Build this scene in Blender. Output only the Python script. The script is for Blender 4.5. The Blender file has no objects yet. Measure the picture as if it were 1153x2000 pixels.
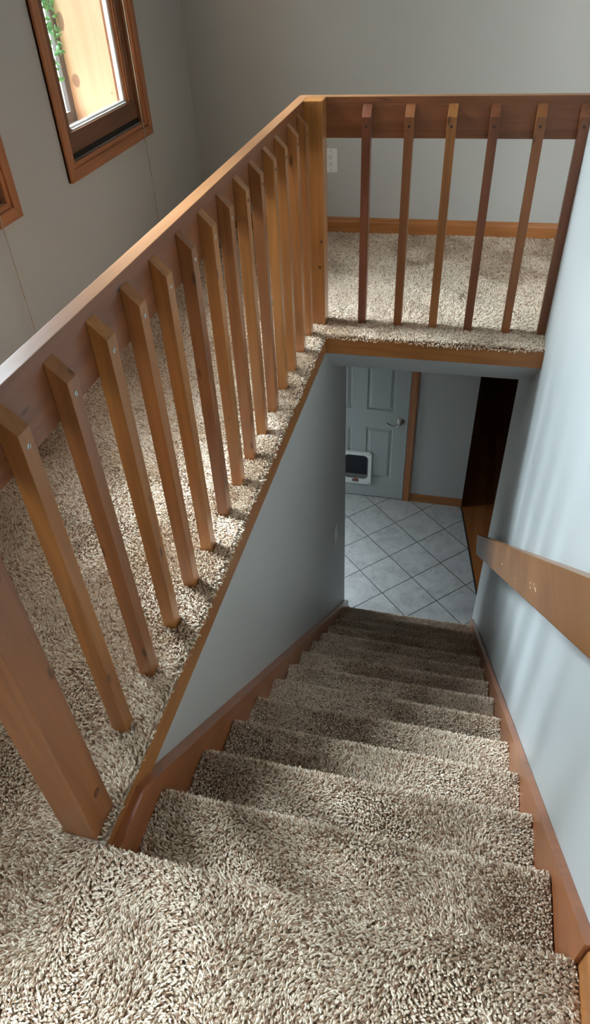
import bpy, bmesh, math, random
import numpy as np
from mathutils import Vector, Matrix, Euler

random.seed(7)
rng = np.random.default_rng(11)
sc = bpy.context.scene
COL = sc.collection

# ------------------------------------------------------------------ room measures (metres)
H = 0.195            # stair rise
R = 0.22437          # stair run
NSTEP = 13
W = 0.950            # stair width between wall faces
L = 2.3445           # far edge of the opening
Z0 = -0.0655         # hard floor under the carpet pile, upper storey
ZF = -2.73           # tiled floor downstairs
XL = -1.029          # window wall
YF = 3.692           # far wall upstairs
YD = 4.462           # far wall downstairs
CEIL = 2.80

# ================================================================== materials
def new_mat(name):
    m = bpy.data.materials.new(name); m.use_nodes = True
    nt = m.node_tree; b = nt.nodes['Principled BSDF']
    return m, nt, b

def N(nt, t, **kw):
    n = nt.nodes.new(t)
    for k, v in kw.items():
        if k in n.inputs.keys() if hasattr(n.inputs, 'keys') else False:
            n.inputs[k].default_value = v
        else:
            setattr(n, k, v)
    return n

def ramp(nt, fac, stops):
    r = nt.nodes.new('ShaderNodeValToRGB')
    el = r.color_ramp.elements
    while len(el) < len(stops): el.new(0.5)
    for e, (p, c) in zip(el, stops):
        e.position = p; e.color = (*c, 1)
    nt.links.new(fac, r.inputs[0])
    return r.outputs[0]

def noise(nt, vec, scale, detail=4, rough=0.55, dist=0.0):
    n = nt.nodes.new('ShaderNodeTexNoise')
    n.inputs['Scale'].default_value = scale; n.inputs['Detail'].default_value = detail
    n.inputs['Roughness'].default_value = rough; n.inputs['Distortion'].default_value = dist
    if vec is not None: nt.links.new(vec, n.inputs['Vector'])
    return n.outputs[0]

def math_node(nt, op, a, b=None, clamp=False):
    n = nt.nodes.new('ShaderNodeMath'); n.operation = op; n.use_clamp = clamp
    for i, v in enumerate((a, b)):
        if v is None: continue
        if isinstance(v, (int, float)): n.inputs[i].default_value = v
        else: nt.links.new(v, n.inputs[i])
    return n.outputs[0]

def mix(nt, fac, a, b, mode='MIX'):
    n = nt.nodes.new('ShaderNodeMix'); n.data_type = 'RGBA'; n.blend_type = mode
    for idx, v in ((0, fac), (6, a), (7, b)):
        if isinstance(v, (int, float)): n.inputs[idx].default_value = v
        elif isinstance(v, tuple): n.inputs[idx].default_value = (*v, 1) if len(v) == 3 else v
        else: nt.links.new(v, n.inputs[idx])
    return n.outputs[2]

def bump(nt, b, height, strength, dist=0.002):
    n = nt.nodes.new('ShaderNodeBump'); n.inputs['Strength'].default_value = strength
    n.inputs['Distance'].default_value = dist
    nt.links.new(height, n.inputs['Height']); nt.links.new(n.outputs[0], b.inputs['Normal'])

def wood(name, axis='z', dark=(0.29, 0.108, 0.026), light=(0.55, 0.225, 0.055), red=None,
         rough=0.38, knots=True, coat=0.25, ringscale=1.0, tinted=True, wear_toplit=False, GR=(0.24, 0.20), spots=(), spotcol=(0.24, 0.12, 0.075)):
    """varnished softwood; grain runs along `axis` of the object's own space"""
    m, nt, b = new_mat(name)
    tc = nt.nodes.new('ShaderNodeTexCoord'); oi = nt.nodes.new('ShaderNodeObjectInfo')
    off = nt.nodes.new('ShaderNodeVectorMath'); off.operation = 'SCALE'
    comb = nt.nodes.new('ShaderNodeCombineXYZ')
    for i in range(3): comb.inputs[i].default_value = (3.1, 5.7, 9.3)[i]
    nt.links.new(comb.outputs[0], off.inputs[0]); nt.links.new(oi.outputs['Random'], off.inputs['Scale'])
    add = nt.nodes.new('ShaderNodeVectorMath'); add.operation = 'ADD'
    nt.links.new(tc.outputs['Object'], add.inputs[0]); nt.links.new(off.outputs[0], add.inputs[1])
    def stretched(s):
        mp = nt.nodes.new('ShaderNodeMapping')
        sv = [s[1], s[1], s[1]]; sv['xyz'.index(axis)] = s[0]
        mp.inputs['Scale'].default_value = sv
        nt.links.new(add.outputs[0], mp.inputs['Vector']); return mp.outputs[0]
    broad = noise(nt, stretched((0.9, 14)), 1.0 * ringscale, 3, 0.5, 0.6)
    rings = nt.nodes.new('ShaderNodeMath'); rings.operation = 'PINGPONG'
    nt.links.new(math_node(nt, 'MULTIPLY', broad, 9.0), rings.inputs[0]); rings.inputs[1].default_value = 1.0
    fine = noise(nt, stretched((6, 260)), 1.0, 3, 0.6)
    blot = noise(nt, stretched((1.6, 5)), 1.0, 2, 0.5)
    f = math_node(nt, 'ADD', math_node(nt, 'MULTIPLY', rings.outputs[0], GR[0]),
                  math_node(nt, 'ADD', math_node(nt, 'MULTIPLY', fine, GR[1]), math_node(nt, 'MULTIPLY', blot, 0.95 - GR[0] - GR[1])))
    base = ramp(nt, f, [(0.25, dark), (0.85, light)])
    if tinted:
        # object colour red channel: 1 = honey fir, 0 = redder cedar
        sep = nt.nodes.new('ShaderNodeSeparateColor'); nt.links.new(oi.outputs['Color'], sep.inputs[0])
        rd = ramp(nt, f, [(0.25, red[0] if red else (0.14, 0.040, 0.018)), (0.85, red[1] if red else (0.30, 0.092, 0.040))])
        base = mix(nt, sep.outputs[0], rd, base)
        base = mix(nt, 1.0, base, mix(nt, sep.outputs[1], (0.62, 0.62, 0.62), (1.0, 1.0, 1.0)), 'MULTIPLY')
    if knots:
        v = nt.nodes.new('ShaderNodeTexVoronoi'); v.inputs['Scale'].default_value = 1.0
        nt.links.new(stretched((4.5, 14)), v.inputs['Vector'])
        k = ramp(nt, v.outputs['Distance'], [(0.055, (1, 1, 1)), (0.11, (0, 0, 0))])
        base = mix(nt, math_node(nt, 'MULTIPLY', k, 0.75), base, (0.045, 0.016, 0.008))
    if wear_toplit:
        wn = noise(nt, stretched((3, 30)), 1.0, 5, 0.7)
        wf = ramp(nt, wn, [(0.66, (0, 0, 0)), (0.74, (1, 1, 1))])
        base = mix(nt, math_node(nt, 'MULTIPLY', wf, 0.35), base, (0.55, 0.36, 0.24))
        # upward faces paler: worn varnish, plus window light put into the colour
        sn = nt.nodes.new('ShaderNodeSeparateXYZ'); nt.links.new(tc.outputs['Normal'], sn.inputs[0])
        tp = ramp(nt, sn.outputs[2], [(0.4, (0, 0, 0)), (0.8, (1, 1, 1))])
        rub_toplit = ramp(nt, f, [(0.25, (0.30, 0.120, 0.043)), (0.85, (0.45, 0.21, 0.088))])
        base = mix(nt, math_node(nt, 'MULTIPLY', tp, 0.85), base, rub_toplit)
    for kx, kz, rx, rz in spots:
        sp_ = nt.nodes.new('ShaderNodeSeparateXYZ'); nt.links.new(tc.outputs['Object'], sp_.inputs[0])
        dx_ = math_node(nt, 'DIVIDE', math_node(nt, 'SUBTRACT', sp_.outputs[0], kx), rx)
        dz_ = math_node(nt, 'DIVIDE', math_node(nt, 'SUBTRACT', sp_.outputs[2], kz), rz)
        rr_ = math_node(nt, 'SQRT', math_node(nt, 'ADD', math_node(nt, 'MULTIPLY', dx_, dx_), math_node(nt, 'MULTIPLY', dz_, dz_)))
        kf = ramp(nt, rr_, [(0.80, (1, 1, 1)), (1.0, (0, 0, 0))])
        base = mix(nt, math_node(nt, 'MULTIPLY', kf, 0.8), base, spotcol)
    nt.links.new(base, b.inputs['Base Color'])
    b.inputs['Roughness'].default_value = rough
    b.inputs['Coat Weight'].default_value = coat; b.inputs['Coat Roughness'].default_value = 0.3
    bump(nt, b, fine, 0.25, 0.0006)
    return m

def paint(name, col, rough=0.55, tex=0.12, scale=220, mottled=0.05, spec=0.4):
    m, nt, b = new_mat(name)
    tc = nt.nodes.new('ShaderNodeTexCoord')
    n1 = noise(nt, tc.outputs['Object'], 1.7, 4, 0.6)
    c = mix(nt, n1, tuple(x * (1 - mottled) for x in col), tuple(min(1, x * (1 + mottled)) for x in col))
    nt.links.new(c, b.inputs['Base Color'])
    b.inputs['Roughness'].default_value = rough; b.inputs['Specular IOR Level'].default_value = spec
    bump(nt, b, noise(nt, tc.outputs['Object'], scale, 3, 0.6), tex, 0.0012)
    return m

def plain(name, col, rough=0.4, metal=0.0, spec=0.5):
    m, nt, b = new_mat(name)
    tc = nt.nodes.new('ShaderNodeTexCoord')
    n1 = noise(nt, tc.outputs['Object'], 40, 2, 0.5)
    c = mix(nt, n1, tuple(x * 0.94 for x in col), tuple(min(1, x * 1.05) for x in col))
    nt.links.new(c, b.inputs['Base Color'])
    b.inputs['Roughness'].default_value = rough; b.inputs['Metallic'].default_value = metal
    b.inputs['Specular IOR Level'].default_value = spec
    return m

WALL = paint('wall_paint', (0.485, 0.485, 0.465), 0.42, 0.10, 260, 0.03)
WALL_STAIR = WALL
CEILM = paint('ceiling_texture', (0.55, 0.57, 0.58), 0.8, 0.5, 120, 0.03)
DOORP = paint('door_paint', (0.415, 0.44, 0.425), 0.32, 0.05, 200, 0.02)
FIRZ = wood('fir_vertical', 'z', rough=0.36)
FIRPOST = wood('fir_post', 'z', rough=0.36, knots=False, spots=((0.025, 0.39, 0.007, 0.008), (0.016, 0.28, 0.008, 0.008)), spotcol=(0.05, 0.015, 0.008))
FIRX = wood('fir_crosswise', 'x', rough=0.36)
FIRY = wood('fir_lengthwise', 'y', rough=0.36)
FIRYW = wood('fir_worn_toplit', 'y', rough=0.4, wear_toplit=True)
FIRXW = wood('fir_worn_toplit_cross', 'x', rough=0.4, wear_toplit=True)
SKIRT = wood('skirt_wood', 'y', dark=(0.28, 0.088, 0.030), light=(0.46, 0.155, 0.050), rough=0.3, knots=True, ringscale=0.7, tinted=False, coat=0.5)
BASEB = wood('baseboard_wood', 'x', dark=(0.31, 0.112, 0.032), light=(0.54, 0.215, 0.065), rough=0.33, knots=False, tinted=False)
BASEBY = wood('baseboard_wood_y', 'y', dark=(0.31, 0.112, 0.032), light=(0.54, 0.215, 0.065), rough=0.33, knots=False, tinted=False)
CASEZ = wood('casing_wood_z', 'z', dark=(0.30, 0.105, 0.034), light=(0.52, 0.20, 0.066), rough=0.4, knots=False, tinted=False)
CASEY = wood('casing_wood_y', 'y', dark=(0.30, 0.105, 0.034), light=(0.52, 0.20, 0.066), rough=0.4, knots=False, tinted=False)
SASHM = wood('sash_wood', 'y', dark=(0.10, 0.035, 0.014), light=(0.20, 0.072, 0.028), rough=0.4, knots=False, tinted=False)
SASHZ = wood('sash_wood_z', 'z', dark=(0.14, 0.05, 0.018), light=(0.26, 0.10, 0.036), rough=0.4, knots=False, tinted=False)
PINE = wood('pine_board', 'z', dark=(0.56, 0.33, 0.20), light=(0.74, 0.50, 0.34), rough=0.5, knots=False, ringscale=0.5, tinted=False, coat=0.1, spots=((-0.062, 0.167, 0.021, 0.031), (-0.077, 0.397, 0.018, 0.040), (0.111, 0.114, 0.004, 0.008), (-0.03, 0.85, 0.02, 0.03)))
PINEY = wood('pine_sill', 'y', dark=(0.58, 0.38, 0.26), light=(0.76, 0.56, 0.42), rough=0.5, knots=False, ringscale=0.5, tinted=False, coat=0.1)
HAND = wood('handrail_wood', 'y', dark=(0.21, 0.078, 0.020), light=(0.33, 0.135, 0.038), rough=0.33, knots=False, tinted=False, coat=0.2, ringscale=0.6)
WHITEP = plain('white_plastic', (0.80, 0.80, 0.78), 0.35)
BEAD = plain('white_bead', (0.82, 0.80, 0.78), 0.4)
DARKFR = plain('dark_bronze_frame', (0.10, 0.085, 0.08), 0.45)
BLACK = plain('black_slot', (0.012, 0.012, 0.014), 0.5)
SMOKE = plain('smoked_flap', (0.012, 0.014, 0.018), 0.35, 0.0, 0.25)
GREYPL = plain('grey_plastic', (0.16, 0.15, 0.145), 0.3)
REDPL = plain('red_plastic', (0.45, 0.06, 0.03), 0.4)
NICKEL = plain('brushed_nickel', (0.52, 0.49, 0.44), 0.24, 1.0)
SCREWM = plain('screw_steel', (0.60, 0.60, 0.56), 0.35, 0.9)
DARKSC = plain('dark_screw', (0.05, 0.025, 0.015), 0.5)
CORDM = plain('cord', (0.46, 0.39, 0.29), 0.8)
CHIP = plain('bare_chip', (0.78, 0.62, 0.46), 0.7)
GAPM = plain('dark_gap', (0.02, 0.018, 0.016), 0.8)
STEMM = plain('vine_stem', (0.10, 0.055, 0.03), 0.7)

def leaf_material():
    m, nt, b = new_mat('ivy_leaf')
    tc = nt.nodes.new('ShaderNodeTexCoord')
    c = ramp(nt, noise(nt, tc.outputs['Object'], 35, 3, 0.6), [(0.35, (0.06, 0.24, 0.07)), (0.65, (0.22, 0.47, 0.20))])
    nt.links.new(c, b.inputs['Base Color']); b.inputs['Roughness'].default_value = 0.4
    return m
LEAF = leaf_material()

def glass_material():
    m = bpy.data.materials.new('window_glass'); m.use_nodes = True
    nt = m.node_tree; nt.nodes.clear()
    out = nt.nodes.new('ShaderNodeOutputMaterial'); tr = nt.nodes.new('ShaderNodeBsdfTransparent')
    gl = nt.nodes.new('ShaderNodeBsdfGlossy'); mx = nt.nodes.new('ShaderNodeMixShader')
    fr = nt.nodes.new('ShaderNodeLayerWeight'); fr.inputs['Blend'].default_value = 0.5
    pw = math_node(nt, 'ADD', math_node(nt, 'MULTIPLY', math_node(nt, 'POWER', fr.outputs['Facing'], 5.0), 0.7), 0.04)
    tr.inputs[0].default_value = (0.94, 0.96, 0.95, 1); gl.inputs['Roughness'].default_value = 0.01
    nt.links.new(pw, mx.inputs[0]); nt.links.new(tr.outputs[0], mx.inputs[1])
    nt.links.new(gl.outputs[0], mx.inputs[2]); nt.links.new(mx.outputs[0], out.inputs[0])
    return m
GLASS = glass_material()

def tile_material():
    m, nt, b = new_mat('ceramic_tile')
    geo = nt.nodes.new('ShaderNodeNewGeometry'); sp = nt.nodes.new('ShaderNodeSeparateXYZ')
    nt.links.new(geo.outputs['Position'], sp.inputs[0])
    px = math_node(nt, 'SUBTRACT', sp.outputs[0], 0.244); py = math_node(nt, 'SUBTRACT', sp.outputs[1], 4.1245)
    S = 0.3035 * math.sqrt(2)
    u = math_node(nt, 'DIVIDE', math_node(nt, 'ADD', px, py), S)
    v = math_node(nt, 'DIVIDE', math_node(nt, 'SUBTRACT', px, py), S)
    ds = []
    for t in (u, v):
        fr = math_node(nt, 'FRACT', math_node(nt, 'ADD', t, 100.5))
        ds.append(math_node(nt, 'ABSOLUTE', math_node(nt, 'SUBTRACT', fr, 0.5)))
    d = math_node(nt, 'MINIMUM', ds[0], ds[1])
    grout = ramp(nt, d, [(0.0075, (1, 1, 1)), (0.0100, (0, 0, 0))])
    cu = math_node(nt, 'FLOOR', math_node(nt, 'ADD', u, 100.0)); cv = math_node(nt, 'FLOOR', math_node(nt, 'ADD', v, 100.0))
    cell = nt.nodes.new('ShaderNodeCombineXYZ'); nt.links.new(cu, cell.inputs[0]); nt.links.new(cv, cell.inputs[1])
    wn = nt.nodes.new('ShaderNodeTexWhiteNoise'); nt.links.new(cell.outputs[0], wn.inputs['Vector'])
    offs = nt.nodes.new('ShaderNodeVectorMath'); offs.operation = 'MULTIPLY_ADD'
    nt.links.new(wn.outputs['Color'], offs.inputs[0]); offs.inputs[1].default_value = (7, 7, 7)
    nt.links.new(geo.outputs['Position'], offs.inputs[2])
    n1 = noise(nt, offs.outputs[0], 9, 8, 0.68, 0.5); n2 = noise(nt, offs.outputs[0], 38, 4, 0.7, 0.8)
    f = math_node(nt, 'ADD', math_node(nt, 'MULTIPLY', n1, 0.7), math_node(nt, 'MULTIPLY', n2, 0.3))
    c = ramp(nt, f, [(0.33, (0.33, 0.32, 0.295)), (0.5, (0.48, 0.47, 0.435)), (0.68, (0.58, 0.57, 0.53))])
    c = mix(nt, grout, c, (0.03, 0.028, 0.026))
    nt.links.new(c, b.inputs['Base Color'])
    b.inputs['Roughness'].default_value = 0.33
    bump(nt, b, math_node(nt, 'SUBTRACT', 1.0, grout), 0.4, 0.002)
    return m
TILE = tile_material()

def plank_material():
    m, nt, b = new_mat('plank_floor')
    geo = nt.nodes.new('ShaderNodeNewGeometry'); sp = nt.nodes.new('ShaderNodeSeparateXYZ')
    nt.links.new(geo.outputs['Position'], sp.inputs[0])
    t = math_node(nt, 'DIVIDE', math_node(nt, 'SUBTRACT', sp.outputs[0], 0.925), 0.083)
    idx = math_node(nt, 'FLOOR', math_node(nt, 'ADD', t, 60))
    # board ends are staggered, one joint of the first rows falls at the wall line
    ye = math_node(nt, 'FLOOR', math_node(nt, 'DIVIDE', math_node(nt, 'SUBTRACT', sp.outputs[1], 4.46), 1.2))
    cb = nt.nodes.new('ShaderNodeCombineXYZ'); nt.links.new(idx, cb.inputs[0]); nt.links.new(ye, cb.inputs[1])
    wn = nt.nodes.new('ShaderNodeTexWhiteNoise'); nt.links.new(cb.outputs[0], wn.inputs['Vector'])
    mp = nt.nodes.new('ShaderNodeMapping'); mp.inputs['Scale'].default_value = (60, 3, 1)
    nt.links.new(geo.outputs['Position'], mp.inputs['Vector'])
    g = noise(nt, mp.outputs[0], 1.0, 4, 0.6)
    f = math_node(nt, 'ADD', math_node(nt, 'MULTIPLY', wn.outputs[0], 0.5), math_node(nt, 'MULTIPLY', g, 0.5))
    c = ramp(nt, f, [(0.2, (0.20, 0.062, 0.018)), (0.8, (0.38, 0.135, 0.040))])
    nt.links.new(c, b.inputs['Base Color']); b.inputs['Roughness'].default_value = 0.3
    return m
PLANK = plank_material()

def carpet_backing():
    m, nt, b = new_mat('carpet_backing')
    tc = nt.nodes.new('ShaderNodeTexCoord')
    c = ramp(nt, noise(nt, tc.outputs['Object'], 180, 3, 0.7), [(0.35, (0.22, 0.165, 0.12)), (0.7, (0.48, 0.39, 0.30))])  # darker brown than the yarn: shadow between the tufts painted in
    nt.links.new(c, b.inputs['Base Color']); b.inputs['Roughness'].default_value = 1.0
    b.inputs['Specular IOR Level'].default_value = 0.1
    return m
BACKING = carpet_backing()

def yarn_material():
    m, nt, b = new_mat('carpet_yarn')
    hi = nt.nodes.new('ShaderNodeHairInfo')
    r = nt.nodes.new('ShaderNodeValToRGB'); r.color_ramp.interpolation = 'CONSTANT'
    cols = [(0.0, (0.74, 0.62, 0.50)), (0.22, (0.82, 0.72, 0.60)), (0.42, (0.67, 0.54, 0.42)), (0.60, (0.78, 0.67, 0.55)),
            (0.76, (0.50, 0.36, 0.26)), (0.88, (0.36, 0.22, 0.15)), (0.96, (0.32, 0.20, 0.14))]
    el = r.color_ramp.elements
    while len(el) < len(cols): el.new(0.5)
    for e, (p, c) in zip(el, cols): e.position = p; e.color = (c[0], c[1] * 0.965, c[2] * 0.92, 1)
    nt.links.new(hi.outputs['Random'], r.inputs[0])
    root = ramp(nt, hi.outputs['Intercept'], [(0.0, (0.62, 0.56, 0.50)), (0.5, (1, 1, 1))])  # strands darken to the root, shade inside the pile put into the colour
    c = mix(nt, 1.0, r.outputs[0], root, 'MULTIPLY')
    nt.links.new(c, b.inputs['Base Color'])
    b.inputs['Roughness'].default_value = 0.85; b.inputs['Specular IOR Level'].default_value = 0.25
    return m
YARN = yarn_material()

# ================================================================== mesh helpers
def link(name, bm, mat=None, parent=None, loc=None, smooth=False, bevel=0.0):
    if bevel > 0:
        bmesh.ops.bevel(bm, geom=bm.edges[:], offset=bevel, segments=2, profile=0.6, affect='EDGES', clamp_overlap=True)
    bmesh.ops.recalc_face_normals(bm, faces=bm.faces[:])
    me = bpy.data.meshes.new(name); bm.to_mesh(me); bm.free()
    if mat is not None: me.materials.append(mat)
    if smooth:
        for p in me.polygons: p.use_smooth = True
    o = bpy.data.objects.new(name, me); COL.objects.link(o)
    if loc is not None: o.location = loc
    if parent is not None: o.parent = parent
    return o

def tag(o, label=None, cat=None, group=None, kind=None):
    if label: o['label'] = label
    if cat: o['category'] = cat
    if group: o['group'] = group
    if kind: o['kind'] = kind
    return o

def empty(name, loc=(0, 0, 0), **kw):
    o = bpy.data.objects.new(name, None); COL.objects.link(o); o.location = loc
    o.empty_display_size = 0.05
    return tag(o, **kw)

def box(bm, x0, x1, y0, y1, z0, z1):
    vs = [bm.verts.new((x, y, z)) for x in (x0, x1) for y in (y0, y1) for z in (z0, z1)]
    f = [(0, 1, 3, 2), (4, 6, 7, 5), (0, 4, 5, 1), (2, 3, 7, 6), (0, 2, 6, 4), (1, 5, 7, 3)]
    return [bm.faces.new([vs[i] for i in q]) for q in f]

def prism(bm, pts, axis, a, b):
    """closed outline `pts` swept along axis from a to b. pts are in the two other axes, in xyz order"""
    def P(p, t):
        if axis == 'x': return (t, p[0], p[1])
        if axis == 'y': return (p[0], t, p[1])
        return (p[0], p[1], t)
    A = [bm.verts.new(P(p, a)) for p in pts]; B = [bm.verts.new(P(p, b)) for p in pts]
    n = len(pts)
    bm.faces.new(A); bm.faces.new(B[::-1])
    for i in range(n):
        bm.faces.new([A[i], A[(i + 1) % n], B[(i + 1) % n], B[i]])

def boxobj(name, dims, mat, parent=None, bevel=0.0, origin=None):
    x0, x1, y0, y1, z0, z1 = dims
    if origin is None: origin = ((x0 + x1) / 2, (y0 + y1) / 2, z0)
    bm = bmesh.new(); ox, oy, oz = origin
    box(bm, x0 - ox, x1 - ox, y0 - oy, y1 - oy, z0 - oz, z1 - oz)
    o = link(name, bm, mat, parent, origin, bevel=bevel)
    if parent is not None: o.location = Vector(origin) - Vector(parent_world(parent))
    return o

def parent_world(p):
    v = Vector((0, 0, 0))
    while p is not None: v += p.location; p = p.parent
    return v

def tube(bm, pts, rad, seg=10, cap=True):
    pts = [Vector(p) for p in pts]; rings = []
    rads = rad if isinstance(rad, (list, tuple)) else [rad] * len(pts)
    up = Vector((0.13, 0.27, 0.95)).normalized()
    for i, p in enumerate(pts):
        d = (pts[min(i + 1, len(pts) - 1)] - pts[max(i - 1, 0)]).normalized()
        s = d.cross(up)
        if s.length < 1e-3: s = d.cross(Vector((1, 0, 0)))
        s.normalize(); t = s.cross(d).normalized()
        rings.append([bm.verts.new(p + (s * math.cos(2 * math.pi * k / seg) + t * math.sin(2 * math.pi * k / seg)) * rads[i]) for k in range(seg)])
    for a, b in zip(rings, rings[1:]):
        for k in range(seg): bm.faces.new([a[k], a[(k + 1) % seg], b[(k + 1) % seg], b[k]])
    if cap: bm.faces.new(rings[0][::-1]); bm.faces.new(rings[-1])

def lathe(bm, prof, center, axis, seg=24):
    """prof = [(distance along axis, radius)]"""
    c = Vector(center); ax = {'x': Vector((1, 0, 0)), 'y': Vector((0, 1, 0)), 'z': Vector((0, 0, 1))}[axis]
    e1 = {'x': Vector((0, 1, 0)), 'y': Vector((1, 0, 0)), 'z': Vector((1, 0, 0))}[axis]; e2 = ax.cross(e1)
    rings = [[bm.verts.new(c + ax * d + (e1 * math.cos(2 * math.pi * k / seg) + e2 * math.sin(2 * math.pi * k / seg)) * max(r, 1e-5)) for k in range(seg)] for d, r in prof]
    for a, b in zip(rings, rings[1:]):
        for k in range(seg): bm.faces.new([a[k], a[(k + 1) % seg], b[(k + 1) % seg], b[k]])
    bm.faces.new(rings[0][::-1]); bm.faces.new(rings[-1])

def rrect(cx, cy, w, h, r, n=6):
    pts = []
    for sx, sy, a0 in ((1, 1, 0), (-1, 1, 90), (-1, -1, 180), (1, -1, 270)):
        for k in range(n + 1):
            a = math.radians(a0 + 90 * k / n)
            pts.append((cx + sx * (w / 2 - r) + r * math.cos(a), cy + sy * (h / 2 - r) + r * math.sin(a)))
    return pts

# ================================================================== room shell
# --- upper floor slab (around the stair opening)
bm = bmesh.new()
box(bm, XL, -0.002, 0.0, YF, -0.1484, Z0)
box(bm, XL, W, -2.6, 0.0, -0.1484, Z0)
box(bm, -0.002, 3.0, L + 0.019, YF, -0.1484, Z0)
floor = link('floor', bm, BACKING); tag(floor, kind='structure')

# --- lower ceiling with the sloping soffit that follows the stair
bm = bmesh.new()
prism(bm, [(L + 0.003, -0.148), (2.590, -0.346), (8.0, -0.346), (8.0, -0.20), (L + 0.003, -0.20)][:0] or
      [(L + 0.003, -0.1485), (2.590, -0.348), (8.0, -0.348), (8.0, -0.1486), (2.50, -0.1486)], 'x', -0.012, 0.9575)
c1 = link('ceiling_lower', bm, CEILM); tag(c1, kind='structure')
bm = bmesh.new()
box(bm, -2.4, -0.012, 2.6, 8.0, -0.348, -0.1486); box(bm, 0.958, 3.2, 2.49, 8.0, -0.348, -0.1486)
c2 = link('ceiling_hall', bm, CEILM); tag(c2, kind='structure')
bm = bmesh.new(); box(bm, -1.15, 3.2, -2.75, YF + 0.12, CEIL, CEIL + 0.1)
tag(link('ceiling', bm, CEILM), kind='structure')

# --- left wall of the stairwell, below the upper floor
bm = bmesh.new(); box(bm, -0.125, -0.012, -0.40, 2.975, ZF, -0.1485)
wl = link('wall_stair_left', bm, WALL); tag(wl, kind='structure')

bm = bmesh.new(); box(bm, -0.125, 1.1, -0.50, -0.40, ZF, -0.20)
tag(link('wall_stair_back', bm, WALL), kind='structure')
# --- right wall: full height to the end of the upper opening, then only below the floor
bm = bmesh.new()
prism(bm, [(0.950, -2.6), (0.950, 0.3), (0.957, 2.3445), (0.9605, 2.492), (1.08, 2.492), (1.08, -2.6)], 'z', -0.1485, CEIL)
prism(bm, [(0.950, -0.5), (0.950, 0.3), (0.957, 2.3445), (0.950, 3.115), (1.08, 3.115), (1.08, -0.5)], 'z', ZF, -0.1485)
wr = link('wall_right', bm, WALL); tag(wr, kind='structure')

# --- upstairs far wall, window wall, back wall and the wall on the right of the room beyond
bm = bmesh.new(); box(bm, XL - 0.1, 3.1, YF, YF + 0.12, -0.20, CEIL)
tag(link('wall_far', bm, WALL), kind='structure')

WIN = [(2.258, 2.994), (1.004, 1.740), (-0.86, -0.124)]
ZB, ZT = 0.672, 2.40
def wall_with_holes(name, horiz, fixed0, fixed1, a0, a1, z0, z1, holes, mat):
    """horiz='y': wall in the yz plane between x=fixed0..fixed1; holes = [(a0,a1,z0,z1)]"""
    bm = bmesh.new()
    def put(p0, p1, q0, q1):
        if p1 - p0 < 1e-4 or q1 - q0 < 1e-4: return
        if horiz == 'y': box(bm, fixed0, fixed1, p0, p1, q0, q1)
        else: box(bm, p0, p1, fixed0, fixed1, q0, q1)
    cur = a0
    for h0, h1, g0, g1 in sorted(holes):
        put(cur, h0, z0, z1); put(h0, h1, z0, g0); put(h0, h1, g1, z1); cur = h1
    put(cur, a1, z0, z1)
    o = link(name, bm, mat); tag(o, kind='structure'); return o
wall_with_holes('wall_left', 'y', XL - 0.09, XL, -2.6, YF, -0.20, CEIL, [(a, b, ZB, ZT) for a, b in WIN], WALL)
wall_with_holes('wall_back', 'x', -2.7, -2.6, XL - 0.09, 1.08, -0.20, CEIL, [], WALL)
wall_with_holes('wall_right_room', 'y', 3.0, 3.1, 1.0, YF, -0.20, CEIL, [], WALL)
wall_with_holes('wall_room_end', 'x', 1.0, 1.1, 1.08, 3.0, -0.20, CEIL, [(1.25, 2.9, 0.25, 2.5)], WALL)
bm = bmesh.new(); box(bm, 1.08, 3.0, 1.1, L + 0.02, -0.20, Z0)
tag(link('floor_side_room', bm, BACKING), kind='structure')

# --- downstairs
bm = bmesh.new(); box(bm, -2.4, 0.80, YD, YD + 0.12, ZF, -0.21)
tag(link('wall_hall_far', bm, WALL), kind='structure')
wall_with_holes('wall_hall_left', 'y', -2.4, -2.3, 2.6, YD + 0.12, ZF, -0.21, [(3.35, 4.05, -1.65, -0.95)], WALL)
bm = bmesh.new(); box(bm, -2.4, -0.125, 2.6, 2.72, ZF, -0.21)
tag(link('wall_hall_near', bm, WALL), kind='structure')
bm = bmesh.new(); box(bm, 2.4, 2.5, 2.6, 8.0, ZF, -0.21); box(bm, 0.68, 2.5, 8.0, 8.1, ZF, -0.21)
box(bm, 0.68, 0.80, YD + 0.12, 8.0, ZF, -0.21); box(bm, 1.08, 2.5, 2.6, 2.7, ZF, -0.21)
tag(link('wall_hall_right', bm, WALL), kind='structure')
edge = [(0.80, YD + 0.0), (0.9785, 3.372), (1.02, 3.115)]
bm = bmesh.new()
prism(bm, [(-2.4, -0.5), (1.08, -0.5), (1.08, 3.1), (0.9785, 3.372), (0.800, YD - 0.002), (0.800, YD + 0.12), (-2.4, YD + 0.12)], 'z', ZF - 0.08, ZF)
tag(link('floor_lower', bm, TILE), kind='structure')
bm = bmesh.new()
prism(bm, [(1.082, 2.6), (2.5, 2.6), (2.5, 8.1), (0.802, 8.1), (0.802, YD - 0.002), (0.9805, 3.372), (1.082, 3.1)], 'z', ZF - 0.08, ZF + 0.0005)
tag(link('floor_hall', bm, PLANK), kind='structure')
# dark strip between tile and planks
bm = bmesh.new()
prism(bm, [(0.796, YD - 0.014), (0.8055, YD - 0.014), (0.985, 3.372), (0.9755, 3.372)], 'z', ZF, ZF + 0.003)
tag(link('trim_1', bm, GAPM), kind='structure')

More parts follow.
